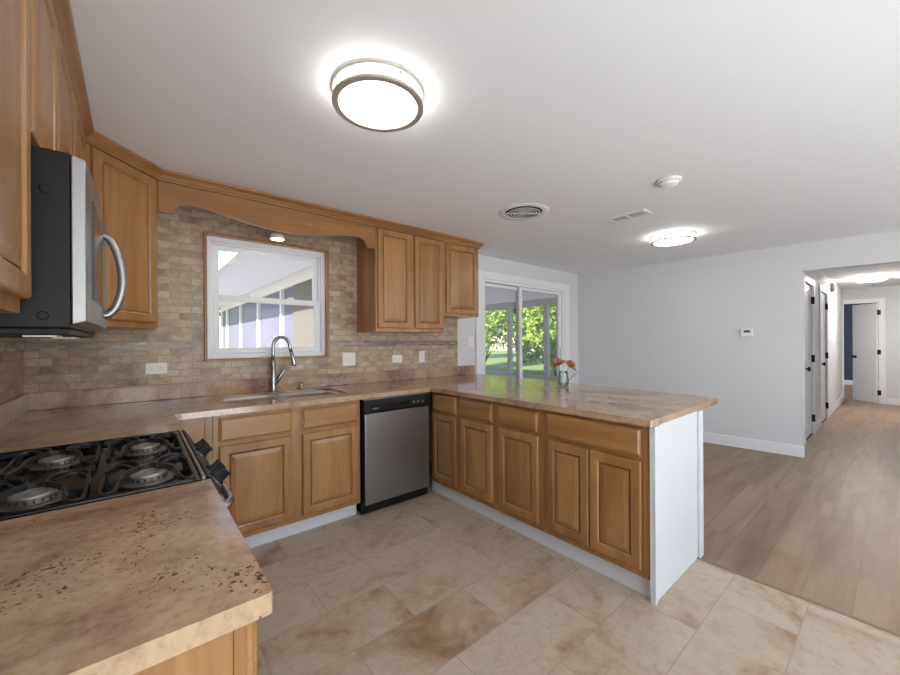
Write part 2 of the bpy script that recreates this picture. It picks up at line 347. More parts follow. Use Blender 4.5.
mb.box(16.2, -5, 0, 16.3, 0, ZC).box(EX+.1, -.1, 0, 16.2, 0, ZC).box(EX+.1, -5, 0, 16.2, -4.9, ZC)
struct(mb.build('wall_bedroom', navy_m), 'navy blue wall seen through the doorway at the hall end', 'wall')
sbox('baseboard_bedroom', trim_m, 16.186, -4.9, 0, 16.2, -.1, .13, .003)
mb = MB().box(FX(OY)+.124, HY-.013, 0, D1[0]-.09, HY, .125).box(D1[1]+.09, HY-.013, 0, D2[0]-.09, HY, .125).box(D2[1]+.09, HY-.013, 0, EX-.02, HY, .125)
struct(mb.build('baseboard_hall', trim_m, bevel=.003))
sbox('baseboard_hall_end', trim_m, EX-.013, -3.66, 0, EX, EY0-.095, .125, .003)
def casing(name, x0, x1, y, z1, wd=.085, t=.018, label=None, parent=None):
    mb = MB().box(x0-wd, y-t, 0, x0, y, z1+wd).box(x1, y-t, 0, x1+wd, y, z1+wd).box(x0, y-t, z1, x1, y, z1+wd)
    o = mb.build(name, trim_m, parent, bevel=.004)
    return o
def hall_door(name, x0, x1, label):
    t = thing(name, label, 'door', (x0, HY, 0)); struct(t)
    Wd = x1-x0
    o = casing('door_casing', 0, Wd, 0, 2.04, parent=t)
    mb = MB(); d0 = .012
    mb.loops(.006, Wd-.006, .012, 2.03, [(0, d0+.035), (0, d0)], cap=False, back=True)
    # one slab with two recessed panels
    def slab(z0, z1): mb.loops(.006, Wd-.006, z0, z1, [(0, d0), (.11, d0), (.12, d0+.008)], cap=True)
    slab(.012, .9); slab(.9, 2.03)
    leaf = mb.build('door_leaf', trim_m, t)
    for z in (.22, 1.04, 1.84): box('hinge', black_m, t, Wd-.012, -.024, z-.05, Wd+.014, .010, z+.05, .003)
    MB().lathe([(.032, 0), (.032, -.008), (.012, -.012), (.012, -.04), (.028, -.046), (.03, -.062), (.0, -.07)], (.07, d0, .93), 20, 'y').build('door_knob', black_m, t)
    MB().box(.0, .002, .0, Wd, .03, .010).build('door_gap', dark_m, t)
hall_door('door_1', *D1, 'nearer of two closed white doors on the hall left wall')
hall_door('door_2', *D2, 'farther of two closed white doors on the hall left wall')
# bedroom door standing ajar at the end
t = thing('door_3', 'white bedroom door standing ajar at the hall end', 'door', (EX, EY0, 0)); struct(t)
mb = MB().box(-.018, -.085, 0, 0, 0, EZ+.085).box(-.018, EY1-EY0, 0, 0, EY1-EY0+.05, EZ+.085).box(-.018, 0, EZ, 0, EY1-EY0, EZ+.085); mb.build('door_casing', trim_m, t, .004)
mb = MB().box(0, -.0, 0, .1, .014, EZ).box(0, EY1-EY0-.014, 0, .1, EY1-EY0, EZ); mb.build('door_jamb', trim_m, t)
mb = MB(); LW = .50
ang = math.atan2(-2.626+2.985, .38)
def leafpt(a, b, z): return (math.cos(ang)*a - math.sin(ang)*b + .004, math.sin(ang)*a + math.cos(ang)*b + .018, z)
i = 0
mb.loops(0, LW, .012, 2.03, [(0, .035), (0, 0)], cap=False, back=True); mb.loops(0, LW, .012, .42, [(0, 0), (.07, 0), (.078, .006)]); mb.loops(0, LW, .42, 2.03, [(0, 0), (.07, 0), (.078, .006)])
mb.v = [leafpt(a, -b+.035 if False else b, z) for a, b, z in mb.v]
lf = mb.build('door_leaf', trim_m, t)
# the leaf's front is towards the hall side
for z in (.22, 1.04, 1.84): box('hinge', black_m, t, -.022, -.02, z-.05, .03, .03, z+.05, .003)
k = MB().lathe([(.03, 0), (.03, -.008), (.012, -.012), (.012, -.035), (.028, -.042), (.028, -.056), (0, -.062)], (LW-.06, 0, .93), 16, 'y')
k2 = MB().lathe([(.03, 0), (.03, .008), (.012, .012), (.012, .035), (.028, .042), (.028, .056), (0, .062)], (LW-.06, .035, .93), 16, 'y')
for q in (k, k2): q.v = [leafpt(a, b, z) for a, b, z in q.v]; q.build('door_knob', black_m, t)

# door chime on the hall wall
t = thing('door_chime', 'small grey chime box high on the hall left wall', 'door chime', (9.85, HY, 2.13))
box('housing', plain('grey_plastic', srgb(190, 190, 190), .5), t, -.06, -.05, 0, .06, 0, .15, .008); box('grille', ventgrey_m, t, -.04, -.054, .03, .04, -.05, .12, .002)

# ------------------------------------------------------------------ sink window
t = thing('window_1', 'white double hung window with thin wood surround above the sink', 'window', (wx0, WY, wz0)); struct(t)
WW, WH = wx1-wx0, wz1-wz0
mb = MB()                                                   # wooden liner
for b_ in ((-.012, -.012, .0, WH+.012), (WW, -.012, WW+.012, WH+.012), (0, -.012, WW, 0), (0, WH, WW, WH+.012)): mb.box(b_[0], -.034, b_[1], b_[2], -.0002, b_[3])
for b_ in ((.0002, .0002, .006, WH-.0002), (WW-.006, .0002, WW-.0002, WH-.0002), (.006, .0002, WW-.006, .006), (.006, WH-.006, WW-.006, WH-.0002)): mb.box(b_[0], -.0335, b_[1], b_[2], .0238, b_[3])
mb.build('wood_surround', wood_v, t, .002)
mb = MB()
fo = .040                                                   # fixed frame
for x0, z0, x1, z1 in ((.0, .0, fo, WH), (WW-fo, 0, WW, WH), (fo, 0, WW-fo, fo*1.1), (fo, WH-fo, WW-fo, WH)): mb.box(x0, .024, z0, x1, .118, z1)
for x0, z0, x1, z1 in ((fo, fo, fo+.014, WH-fo), (WW-fo-.014, fo, WW-fo, WH-fo), (fo, WH-fo-.014, WW-fo, WH-fo)): mb.box(x0, .044, z0, x1, .105, z1)
mb.build('window_frame', vinyl_m, t, .003)
mid = WH*.505
def sash(name, z0, z1, y, st=.042):
    mb = MB(); x0, x1 = fo+.012, WW-fo-.012
    for b_ in ((x0, z0, x0+st, z1), (x1-st, z0, x1, z1), (x0+st, z0, x1-st, z0+st), (x0+st, z1-st, x1-st, z1)): mb.box(b_[0], y, b_[1], b_[2], y+.028, b_[3])
    s = mb.build(name, vinyl_m, t, .004)
    box('pane', pane_m, s, x0+st-.004, y+.012, z0+st-.004, x1-st+.004, y+.016, z1-st+.004); return s
us = sash('upper_sash', mid-.02, WH-fo-.008, .074); ls = sash('lower_sash', fo+.004, mid+.022, .042)
for fx in (.30, .68):
    mb = MB().box(WW*fx-.03, .044, mid+.022, WW*fx+.03, .068, mid+.030); mb.tube([(WW*fx-.02, .056, mid+.034), (WW*fx+.022, .050, mid+.036)], .006, 8)
    mb.build('sash_lock', vinyl_m, ls)

# ------------------------------------------------------------------ sliding door
t = thing('door_4', 'white sliding glass door to the screened porch', 'door', (sx0, WY, 0)); struct(t)
SW = sx1-sx0
mb = MB().box(-.125, -.018, 0, -.0, 0, sz1+.09).box(SW, -.018, 0, SW+.125, 0, sz1+.09).box(0, -.018, sz1, SW, 0, sz1+.09); mb.build('door_casing', trim_m, t, .004)
mb = MB().box(0, -.006, 0, .04, .115, sz1).box(SW-.04, -.006, 0, SW, .115, sz1).box(.04, -.006, sz1-.035, SW-.04, .115, sz1).box(.04, -.006, 0, SW-.04, .115, .03); mb.build('door_frame', vinyl_m, t, .003)
def slide(x0, x1, y, st0, st1):
    mb = MB(); z0, z1 = .032, sz1-.037
    mb.box(x0, y, z0, x0+st0, y+.035, z1).box(x1-st1, y, z0, x1, y+.035, z1).box(x0+st0, y, z0, x1-st1, y+.035, z0+.09).box(x0+st0, y, z1-.04, x1-st1, y+.035, z1)
    p_ = mb.build('sliding_panel', vinyl_m, t, .003)
    box('pane', pane_m, p_, x0+st0-.004, y+.015, z0+.086, x1-st1+.004, y+.02, z1-.036); return p_
mxs = W(4.49, 0)[0]-sx0
slide(.042, mxs+.03, .062, .03, .05)
pf = slide(mxs-.045, SW-.042, .018, .06, .075)
box('pull_handle', vinyl_m, pf, SW-.09, -.02, .95, SW-.07, .018, 1.20, .004)

# ------------------------------------------------------------------ backsplash and worktops
UB = 1.393                                                     # bottoms of wall cabinets
BSX = W(3.322, 0)[0]
mb = MB()
for x0, z0, x1, z1 in ((.0, .90, wx0-.012, 2.30), (wx0-.012, .90, wx1+.012, wz0-.012), (wx0-.012, wz1+.012, wx1+.012, 2.30), (wx1+.012, .90, BSX, 2.30)): mb.box(x0, WY-.011, z0, x1, WY, z1)
struct(mb.build('wall_tile_back', splash_back), 'brown grey slate mosaic backsplash around the sink window', 'backsplash')
sbox('wall_tile_left', splash_left, 0, -3.0, .90, .011, WY-.011, 1.80, label='slate mosaic backsplash on the range wall', cat='backsplash')
mb = MB().box(.014, WY-.015, 1.262, wx0-.013, WY-.011, 1.312).box(wx1+.013, WY-.015, 1.262, BSX-.01, WY-.011, 1.312)
struct(mb.build('trim_2', band_back), 'thin dark glass and slate accent strip on back wall', 'tile trim')
sbox('trim_3', band_left, .011, -3.0, 1.262, .015, WY-.02, 1.312)

CT, CB = .914, .880
RY0, RY1 = -1.186, -1.962                                      # the range sits between
CFX, CFY, PXE, PEND = .671, -.690, 2.432, -2.462
SX0, SX1, SY0, SY1 = .955, 1.770, -.505, -.062
def slab(name, xs, ys, inc, z0, z1, m, parent=None, xmap=None, rounds=(), bevel=.004):
    bm = bmesh.new(); V = {}
    def v(i, j, k):
        if (i, j, k) not in V:
            x, y = xs[i], ys[j]
            if xmap: x = xmap(x, y)
            V[(i, j, k)] = bm.verts.new((x, y, (z0, z1)[k]))
        return V[(i, j, k)]
    C = {(i, j) for i in range(len(xs)-1) for j in range(len(ys)-1) if inc((xs[i]+xs[i+1])/2, (ys[j]+ys[j+1])/2)}
    for i, j in C:
        for k in (0, 1): bm.faces.new([v(i, j, k), v(i+1, j, k), v(i+1, j+1, k), v(i, j+1, k)])
        for di, dj, e in ((-1, 0, ((i, j), (i, j+1))), (1, 0, ((i+1, j), (i+1, j+1))), (0, -1, ((i, j), (i+1, j))), (0, 1, ((i, j+1), (i+1, j+1)))):
            if (i+di, j+dj) not in C: bm.faces.new([v(*e[0], 0), v(*e[1], 0), v(*e[1], 1), v(*e[0], 1)])
    bmesh.ops.recalc_face_normals(bm, faces=bm.faces)
    bmesh.ops.dissolve_limit(bm, angle_limit=.01, verts=bm.verts, edges=bm.edges)
    for (px, py, rr) in rounds:
        ed = [e for e in bm.edges if abs(e.verts[0].co.z-e.verts[1].co.z) > .01 and all((q.co.xy-Vector((px, py))).length < .02 for q in e.verts)]
        if ed: bmesh.ops.bevel(bm, geom=ed, offset=rr, segments=6, affect='EDGES', profile=.5)
    bmesh.ops.triangulate(bm, faces=[f for f in bm.faces if len(f.verts) > 4])
    me = bpy.data.meshes.new(name); bm.to_mesh(me); bm.free(); me.materials.append(m)
    o = bpy.data.objects.new(name, me); COL.objects.link(o)
    if parent: o.parent = parent
    if bevel:
        b = o.modifiers.new('bevel', 'BEVEL'); b.width = bevel; b.segments = 2; b.limit_method = 'ANGLE'; b.angle_limit = .6
    return o
PFE = lambda y: 3.672+.056*(y if y < 0 else 0)                 # slightly skewed outer edge of the breakfast bar
xs = [.012, CFX, SX0, SX1, PXE, 3.70]; ys = [PEND, RY0, CFY, SY0, SY1, WY-.012]
def inc(x, y):
    if x < CFX: return y > RY0
    if x < PXE: return y > CFY and not (SX0 < x < SX1 and SY0 < y < SY1)
    return True
t = thing('countertop', 'U shaped tan granite worktop holding the sink and forming the breakfast bar', 'countertop', (0, 0, CB))
ST = .016                                                      # the slab is thinner than its built-up edge
xb = [.012, CFX, SX0-.03, SX1+.03, PXE, 3.70]; yb = [PEND, RY0, CFY, SY0-.03, SY1+.02, WY-.012]
def incb(x, y):
    if x < CFX: return y > RY0
    if x < PXE: return y > CFY and not (SX0-.03 < x < SX1+.03 and SY0-.03 < y < SY1+.02)
    return True
slab('edge_build_up', xb, yb, incb, 0, ST-.0001, granite_m, t, xmap=lambda x, y: PFE(y) if x > 3.6 else x, rounds=[(PFE(PEND), PEND, .05), (PXE, PEND, .012)], bevel=.001)
o = slab('slab', xs, ys, inc, ST, CT-CB, granite_m, t, xmap=lambda x, y: PFE(y) if x > 3.6 else x, bevel=.002,
     rounds=[(PFE(PEND), PEND, .05), (SX0, SY0, .05), (SX1, SY0, .05), (SX0, SY1, .09), (SX1, SY1, .09), (PXE, PEND, .012)])
box('backsplash_upstand', granite_m, t, .012, WY-.034, CT-CB+.0005, W(3.57, 0)[0], WY-.012, 1.020-CB, .003)
box('backsplash_upstand', granite_m, t, .012, RY0+.004, CT-CB+.0005, .034, WY-.035, 1.020-CB, .003)
t = thing('countertop', 'short tan granite worktop in the foreground beside the range', 'countertop', (0, 0, CB))
slab('slab', [.012, CFX], [-2.605, RY1-.003], lambda x, y: True, 0, CT-CB, granite_m, t, rounds=[(CFX, -2.605, .008)])

# ------------------------------------------------------------------ cabinets
def door_front(parent, x0, x1, z0, z1, m=None, st=.052):
    d = MB().loops(x0, x1, z0, z1, [(0, 0), (0, -.015), (.003, -.0185), (.007, -.0205), (st-.006, -.0205), (st-.002, -.0185), (st+.004, -.013)], cap=False).build('door', m or wood_v, parent)
    MB().loops(x0, x1, z0, z1, [(st+.002, -.0125), (st+.008, -.0125), (st+.034, -.0185), (st+.037, -.0185)], back=True).build('raised_panel', m or wood_v, d)
    return d
def drawer_front(parent, x0, x1, z0, z1):
    return MB().loops(x0, x1, z0, z1, [(0, 0), (0, -.011), (.006, -.0135), (.012, -.0195), (.016, -.0205)]).build('drawer_front', wood_h, parent)
def cabinet(name, label, loc, rot, Wd, D, z0, z1, doors=(), drawers=(), cat='cabinet', group=None, carc=None):
    t = thing(name, label, cat, loc, rot, group); lz = loc[2]
    box('carcass', carc or wood_v, t, 0, .0195, z0-lz, Wd, D, z1-lz, .001)
    mb = MB(); a, b = z0-lz, z1-lz; s_ = .038
    mb.box(0, 0, a, s_, .019, b).box(Wd-s_, 0, a, Wd, .019, b).box(s_, 0, a, Wd-s_, .019, a+s_).box(s_, 0, b-s_, Wd-s_, .019, b).box(s_, .004, a+s_, Wd-s_, .019, b-s_)
    mids = sorted(doors); 
    for q in range(len(mids)-1):
        if mids[q+1][0]-mids[q][1] > .012: mb.box(mids[q][1]-.01, 0, a+s_, mids[q+1][0]+.01, .003, b-s_)
    if drawers: zz = max(d[3] for d in doors)-lz; mb.box(s_, .0004, zz-.01, Wd-s_, .0034, min(d[2] for d in drawers)-lz+.01)
    mb.build('face_frame', wood_v, t, .0015)
    for d in doors: door_front(t, d[0], d[1], d[2]-lz, d[3]-lz)
    for d in drawers: drawer_front(t, d[0], d[1], d[2]-lz, d[3]-lz)
    return t
KZ = .105                                                     # cabinet bottoms / kick height
FY = -.652                                                    # face frames of the sink run
cabinet('base_cabinet', 'plain maple corner filler cabinet between range and sink cabinet', (.655, FY, KZ), 0, .197, .66, KZ, CB-.002)
cabinet('base_cabinet', 'maple sink base cabinet with two doors left of the dishwasher', (.853, FY, KZ), 0, .937, .66, KZ, CB-.002,
        [(.030, .444, .140, .690), (.512, .916, .140, .690)], [(.030, .444, .716, .856), (.512, .916, .716, .856)])
tag(box('toe_kick', whitewood_m, None, .66, -.592, 0, 1.787, -.577, KZ-.001), 'white toe kick board under the sink cabinets', 'toe kick')
PX = 2.470                                                    # peninsula face plane
R90 = -PI/2
cabinet('base_cabinet', 'narrow one door maple base cabinet right beside the dishwasher', (PX, -.655, KZ), R90, .342, .62, KZ, CB-.002, [(.012, .320, .145, .700)], [(.012, .320, .722, .856)], group=None)
cabinet('base_cabinet', 'maple peninsula base cabinet with two drawers over two doors', (PX, -.998, KZ), R90, .806, .62, KZ, CB-.002,
        [(.030, .370, .145, .700), (.434, .770, .145, .700)], [(.030, .370, .722, .856), (.434, .770, .722, .856)])
cabinet('base_cabinet', 'maple peninsula cabinet with one wide drawer over paired doors at white end panel', (PX, -1.805, KZ), R90, .636, .62, KZ, CB-.002,
        [(.028, .308, .145, .692), (.314, .594, .145, .692)], [(.028, .594, .716, .856)])
tag(box('toe_kick', whitewood_m, None, 2.500, -2.440, 0, 2.516, -.60, KZ-.001), 'white toe kick board along the peninsula cabinets', 'toe kick')
t = thing('end_panel', 'white painted end panel closing the peninsula below the granite', 'end panel', (PX-.012, -2.443, 0))
mb = MB().box(.012, -.014, .0, .655, 0, CB-.002); mb.build('panel', whitewood_m, t, .001)
MB().prism([(0, 0), (.012, 0), (.075, .075), (.075, CB-.002), (0, CB-.002)], 'y', -.0245, -.0142).build('front_strip', whitewood_m, t, .0015)
box('edge_strip', whitewood_m, t, 0, -.0140, 0, .0115, .002, CB-.002)
box('back_post', whitewood_m, t, -0+.628, -.028, .0, .690, -.0145, CB-.002, .002)
tag(box('back_panel', whitewood_m, None, 3.10, -2.44, 0, 3.118, -.0, CB-.002), 'white back board of the peninsula under the overhang', 'back panel')
# near base cabinet
t = cabinet('base_cabinet', 'maple base cabinet under the foreground granite beside the range', (.638, -2.583, KZ), PI/2, .610, .60, KZ, CB-.002, [(.016, .590, .145, .692)], [(.016, .590, .716, .856)])
tag(box('toe_kick', whitewood_m, None, .56, -2.575, 0, .575, -1.98, KZ-.001), 'white toe kick board under the foreground cabinet', 'toe kick')

# wall cabinets
UT = 2.300
UY = -.3275
cabinet('wall_cabinet', 'tall two door maple wall cabinet right of the sink window', (2.107, UY, UB), 0, .760, WY-.012-UY, UB, UT, [(.016, .364, 1.428, 2.294), (.404, .744, 1.428, 2.294)])
cabinet('wall_cabinet', 'short single door maple wall cabinet at the end beside the sliding door', (2.868, UY, 1.563), 0, .481, WY-.012-UY, 1.563, UT, [(.022, .455, 1.588, 2.288)])
cabinet('wall_cabinet', 'maple wall cabinet in the upper left foreground before the microwave', (.309, -2.80, 1.372), PI/2, .83, .295, 1.372, UT, [(.02, .395, 1.405, 2.292), (.435, .815, 1.405, 2.292)])
cabinet('wall_cabinet', 'two door maple cabinet above the microwave', (.309, -1.966, 1.768), PI/2, .776, .295, 1.768, UT, [(.018, .385, 1.795, 2.292), (.40, .760, 1.795, 2.292)])
cabinet('wall_cabinet', 'narrow maple wall cabinet between microwave and diagonal corner cabinet', (.309, -1.186, UB), PI/2, .515, .295, UB, UT, [(.04, .475, 1.43, 2.292)])
# diagonal corner cabinet
DA, DB = Vector((.322, -.655)), Vector((.615, UY))
t = thing('wall_cabinet', 'diagonal corner maple wall cabinet between microwave and sink window', 'cabinet', (DA.x, DA.y, UB), math.atan2(DB.y-DA.y, DB.x-DA.x))
dl = (DB-DA).length; rot = math.atan2(DB.y-DA.y, DB.x-DA.x)
def tol(x, y):
    q = Vector((x, y))-DA; c, s_ = math.cos(-rot), math.sin(-rot); return (q.x*c-q.y*s_, q.x*s_+q.y*c)
poly = [tol(DA.x+.012, DA.y+.016), tol(DB.x-.012, DB.y+.012), tol(.615, WY-.013), tol(.013, WY-.013), tol(.013, -.655)]
MB().prism(poly, 'z', 0, UT-UB).build('carcass', wood_v, t)
mb = MB().box(0, 0, 0, .028, .016, UT-UB).box(dl-.028, 0, 0, dl, .016, UT-UB).box(.028, 0, 0, dl-.028, .016, .03).box(.028, 0, UT-UB-.03, dl-.028, .016, UT-UB).box(.028, .004, .03, dl-.028, .016, UT-UB-.03); mb.build('face_frame', wood_v, t, .0015)
door_front(t, .024, dl-.024, .036, UT-UB-.008)
# scalloped valance over the window
v0, v1 = .617, 2.105
pts = []
half = [(0, 2.112), (.062, 2.108), (.078, 2.112), (.082, 2.128), (.092, 2.150), (.112, 2.172), (.145, 2.184), (.185, 2.186), (.26, 2.176), (.36, 2.160), (.47, 2.142), (.58, 2.127), (.68, 2.119), (.744, 2.117)]
low = [(v0+a, z) for a, z in half] + [(v1-a, z) for a, z in half[::-1][1:]]
tag(MB().prism(low+[(v1, UT), (v0, UT)], 'y', UY, UY+.019).build('valance', wood_d, None, .0015), 'scalloped maple valance board arching over the sink window', 'valance')
# crown moulding swept along the cabinet tops
path = [Vector((.309, -2.82)), Vector((.309, -.662)), Vector((.617, UY-.002)), Vector((3.349, UY-.002)), Vector((3.349, WY-.001))]
prof = [(-.030, UT+.0004), (.012, UT+.0004), (.013, UT+.010), (.018, UT+.016), (.026, UT+.030), (.040, UT+.044), (.046, UT+.048), (.048, ZC-.001), (-.030, ZC-.001)]
def offs(d):
    out = []
    for i, q in enumerate(path):
        ns = []
        if i > 0: e = (path[i]-path[i-1]).normalized(); ns.append(Vector((e.y, -e.x)))
        if i < len(path)-1: e = (path[i+1]-path[i]).normalized(); ns.append(Vector((e.y, -e.x)))
        if len(ns) == 1: out.append(q+ns[0]*d)
        else: b_ = (ns[0]+ns[1]).normalized(); out.append(q+b_*(d/b_.dot(ns[0])))
    return out
mb = MB(); rows = [offs(d) for d, z in prof]; K = len(prof); base_i = 0
for i in range(len(path)):
    for k in range(K): mb.v.append((rows[k][i].x, rows[k][i].y, prof[k][1]))
for i in range(len(path)-1):
    for k in range(K): mb.f.append([i*K+k, i*K+(k+1) % K, (i+1)*K+(k+1) % K, (i+1)*K+k]); mb.sm.append(False)
mb.f.append(list(range(K))); mb.f.append(list(range((len(path)-1)*K, len(path)*K))); mb.sm += [False, False]
tag(mb.build('crown_moulding', wood_d), 'maple crown moulding running along the cabinet tops under the ceiling', 'crown moulding')

# ------------------------------------------------------------------ dishwasher
t = thing('dishwasher', 'stainless dishwasher with black control panel under the worktop', 'dishwasher', (1.800, -.690, 0))
DW = .610
box('body', black_m, t, .004, .030, .02, DW-.004, .60, .872)
box('door_panel', steel_m, t, .012, -.002, .085, DW-.006, .028, .765, .006)
MB().prism([(-.002, .768), (-.014, .780), (-.014, .835), (-.004, .868), (.028, .868), (.028, .768)], 'x', .002, DW-.002).build('control_panel', black_m, t, .003)
box('top_trim', steel_m, t, .002, -.002, .8695, DW-.002, .028, .876)
box('latch_recess', enamel_m, t, .06, -.0155, .806, .40, -.0142, .832)
box('badge', steel_m, t, .070, -.0165, .800, .115, -.0145, .808)
for q in range(3): box('button', plain('grey_button_print', srgb(120, 120, 122), .5), t, .43+.045*q, -.0162, .806, .445+.045*q, -.0142, .826, .001)
box('kick_plate', black_m, t, .004, .05, .004, DW-.004, .06, .084)
box('side_gasket', black_m, t, .002, .0, .085, .0105, .028, .765)

# ------------------------------------------------------------------ sink, tap, soap pump
t = thing('kitchen_sink', 'undermount double bowl stainless steel sink', 'sink', (0, 0, CB+ST-.001))
def bowl(x0, x1, y0, y1, dep):
    mb = MB(); r_ = .06; n = 6
    def ring(ins, z):
        rr = max(r_-ins*.3, .01); out = []
        for cx_, cy_, a0 in ((x1-ins-rr, y1-ins-rr, 0), (x0+ins+rr, y1-ins-rr, PI/2), (x0+ins+rr, y0+ins+rr, PI), (x1-ins-rr, y0+ins+rr, 1.5*PI)):
            for k in range(n): a_ = a0+PI/2*k/(n-1); out.append((cx_+rr*math.cos(a_), cy_+rr*math.sin(a_), z))
        return out
    rings = [ring(-.018, 0), ring(0, 0), ring(.008, -.02), ring(.040, -dep+.03), ring(.06, -dep+.006), ring(.09, -dep)]
    i0 = 0; m_ = 4*n
    for q in rings: mb.v += q
    for k in range(len(rings)-1):
        for j in range(m_): mb.f.append([k*m_+j, k*m_+(j+1) % m_, (k+1)*m_+(j+1) % m_, (k+1)*m_+j]); mb.sm.append(True)
    mb.f.append([5*m_+j for j in range(m_)]); mb.sm.append(False)
    o = mb.build('basin', sink_m, t, fix=False)
    so = o.modifiers.new('gauge', 'SOLIDIFY'); so.thickness = .0015; so.offset = -1 if False else 1
    MB().lathe([(.04, -dep+.003), (.032, -dep+.004), (.028, -dep-.0005), (.0, -dep-.0005)], ((x0+x1)/2, (y0+y1)/2, .002), 20).build('drain', chrome_m, o)
bowl(SX0+.004, 1.335, SY0+.004, SY1-.004, .19); bowl(1.365+.012, SX1-.004, SY0+.004, SY1-.004, .17)
FXX, FYY = 1.352, -.022
t = thing('kitchen_faucet', 'brushed stainless gooseneck faucet with pull down spray head behind the sink', 'faucet', (FXX, FYY, CT))
MB().lathe([(0, 0), (.030, 0), (.030, .006), (.025, .012), (.0225, .03), (.021, .075), (.0195, .24), (.0145, .245), (0, .246)], (0, 0, .0005), 24).build('body', faucet_m, t)
R_ = .062; dx, dy = .93, -.36
arc = [(0, 0, .22), (0, 0, .30)]
cz = .355
arc += [(0, 0, cz)] + [((R_-R_*math.cos(a_))*dx, (R_-R_*math.cos(a_))*dy, cz+R_*1.25*math.sin(a_)) for a_ in [PI*k/14 for k in range(1, 14)]]
arc += [(2.02*R_*dx, 2.02*R_*dy, cz-.005), (2.22*R_*dx, 2.22*R_*dy, cz-.055)]
MB().tube(arc, .0135, 14).build('spout', faucet_m, t)
MB().tube([(2.19*R_*dx, 2.19*R_*dy, cz-.048), (2.32*R_*dx, 2.32*R_*dy, cz-.085), (2.54*R_*dx, 2.54*R_*dy, cz-.145), (2.57*R_*dx, 2.57*R_*dy, cz-.155)], [.0145, .016, .021, .017], 16).build('spray_head', faucet_m, t)
MB().tube([(0, 0, .055), (.020*dx, .02*dy, .07), (.055*dx, .055*dy, .125), (.075*dx, .075*dy, .155), (.088*dx, .088*dy, .178)], [.016, .018, .016, .013, .010], 12).build('lever', faucet_m, t)
t = thing('soap_dispenser', 'small chrome soap pump right of the faucet', 'soap dispenser', (1.575, -.022, CT))
MB().lathe([(0, 0), (.020, 0), (.020, .005), (.013, .010), (.012, .030), (.008, .034), (.008, .050), (.016, .052), (.016, .062), (0, .064)], (0, 0, .0005), 20).build('pump_body', chrome_m, t)
MB().tube([(0, 0, .057), (-.03, -.015, .060), (-.046, -.022, .054)], [.006, .005, .004], 10).build('nozzle', chrome_m, t)

# ------------------------------------------------------------------ gas range
GX1 = .662
t = thing('gas_range', 'black and stainless gas range with cast iron grates between the granite worktops', 'range', (0, RY1+.003, 0))
GL = RY0-RY1-.006
box('body', steel_m, t, .02, .002, .05, .640, GL-.002, .892)
box('cooktop', enamel_m, t, .016, 0, .876, GX1-.012, GL, .893, .002)
mb = MB()
for b_ in ((.016, 0, .05, GL), (GX1-.030, 0, GX1-.012, GL), (.05, 0, GX1-.030, .018), (.05, GL-.018, GX1-.030, GL)): mb.box(b_[0], b_[1], .8935, b_[2], b_[3], .920)
mb.build('cooktop_rim', enamel_m, t, .004)
box('edge_trim', steel_m, t, GX1-.0115, 0, .893, GX1-.002, GL, .9235, .002)
MB().prism([(GX1-.0115, .8925), (GX1+.004, .920), (GX1+.012, .916), (.698, .880), (.696, .835), (.655, .835)], 'y', 0.002, GL-.002).build('control_panel', black_m, t, .003)
box('oven_door', steel_m, t, .6405, .01, .20, .690, GL-.01, .828, .006)
box('oven_window', enamel_m, t, .6905, .14, .40, .693, GL-.14, .68, .002)
box('storage_drawer', steel_m, t, .6405, .01, .06, .686, GL-.01, .192, .006)
mb = MB(); hz = .800
mb.tube([(.690, .06, hz), (.722, .065, hz), (.738, .10, hz), (.740, .16, hz), (.740, GL-.16, hz), (.738, GL-.10, hz), (.722, GL-.065, hz), (.690, GL-.06, hz)], .013, 12); mb.build('oven_handle', steel_m, t)
box('rear_trim', steel_m, t, .016, .0, .9225, .05, GL, .935, .003)
nrm = Vector((.026, 0, .097-.0)).normalized()
nv = Vector((.70, 0, .55)).normalized()
for y in (.050, .128, .400, .478):
    c0 = Vector((.690, y, .892))-nv*.004
    kb = MB(); kb.tube([c0, c0+nv*.012, c0+nv*.014, c0+nv*.036], [.026, .025, .020, .018], 18)
    k_ = kb.build('knob', black_m, t)
    rg = MB(); rg.tube([c0+nv*.001, c0+nv*.006], [.027, .027], 20); rg.build('bezel', steel_m, k_)
    gp = MB(); side = Vector((0, 1, 0)); c1 = c0+nv*.036; a_ = Vector((-nv.z, 0, nv.x))
    gp.tube([c1-a_*.018, c1+a_*.018], .006, 8); gp.build('grip', black_m, k_)
BX, BY = (.300, .535), (.178, .572)
for bx in BX:
    for by in BY:
        br_ = .046
        b_ = MB().lathe([(br_+.020, .0), (br_+.018, .003), (br_+.004, .004), (br_, .005), (br_, .015), (br_-.003, .017), (0, .017)], (bx, by, .8935), 32).build('burner', cap_m, t)
        MB().lathe([(br_-.002, .0), (br_-.002, .003), (br_-.006, .006), (br_-.016, .0065), (br_-.019, .003), (.008, .003), (.006, .006), (0, .006)], (bx, by, .9108), 32).build('burner_cap', cap2_m, b_)
        pm = MB()
        for q in range(18):
            a_ = 2*PI*q/18; u = Vector((math.cos(a_), math.sin(a_), 0)); v = Vector((-u.y, u.x, 0)); c = Vector((bx, by, .8995))
            p4 = [c+u*(br_-.001)-v*.002, c+u*(br_+.0006)-v*.002, c+u*(br_+.0006)+v*.002, c+u*(br_-.001)+v*.002]
            n0 = len(pm.v); pm.v += [tuple(p) for p in p4]+[tuple(p+Vector((0, 0, .008))) for p in p4]
            for f in ((0, 1, 2, 3), (4, 5, 6, 7), (0, 1, 5, 4), (1, 2, 6, 5), (2, 3, 7, 6), (3, 0, 4, 7)): pm.f.append([n0+k for k in f]); pm.sm.append(False)
        pm.build('flame_ports', slot_m, b_)
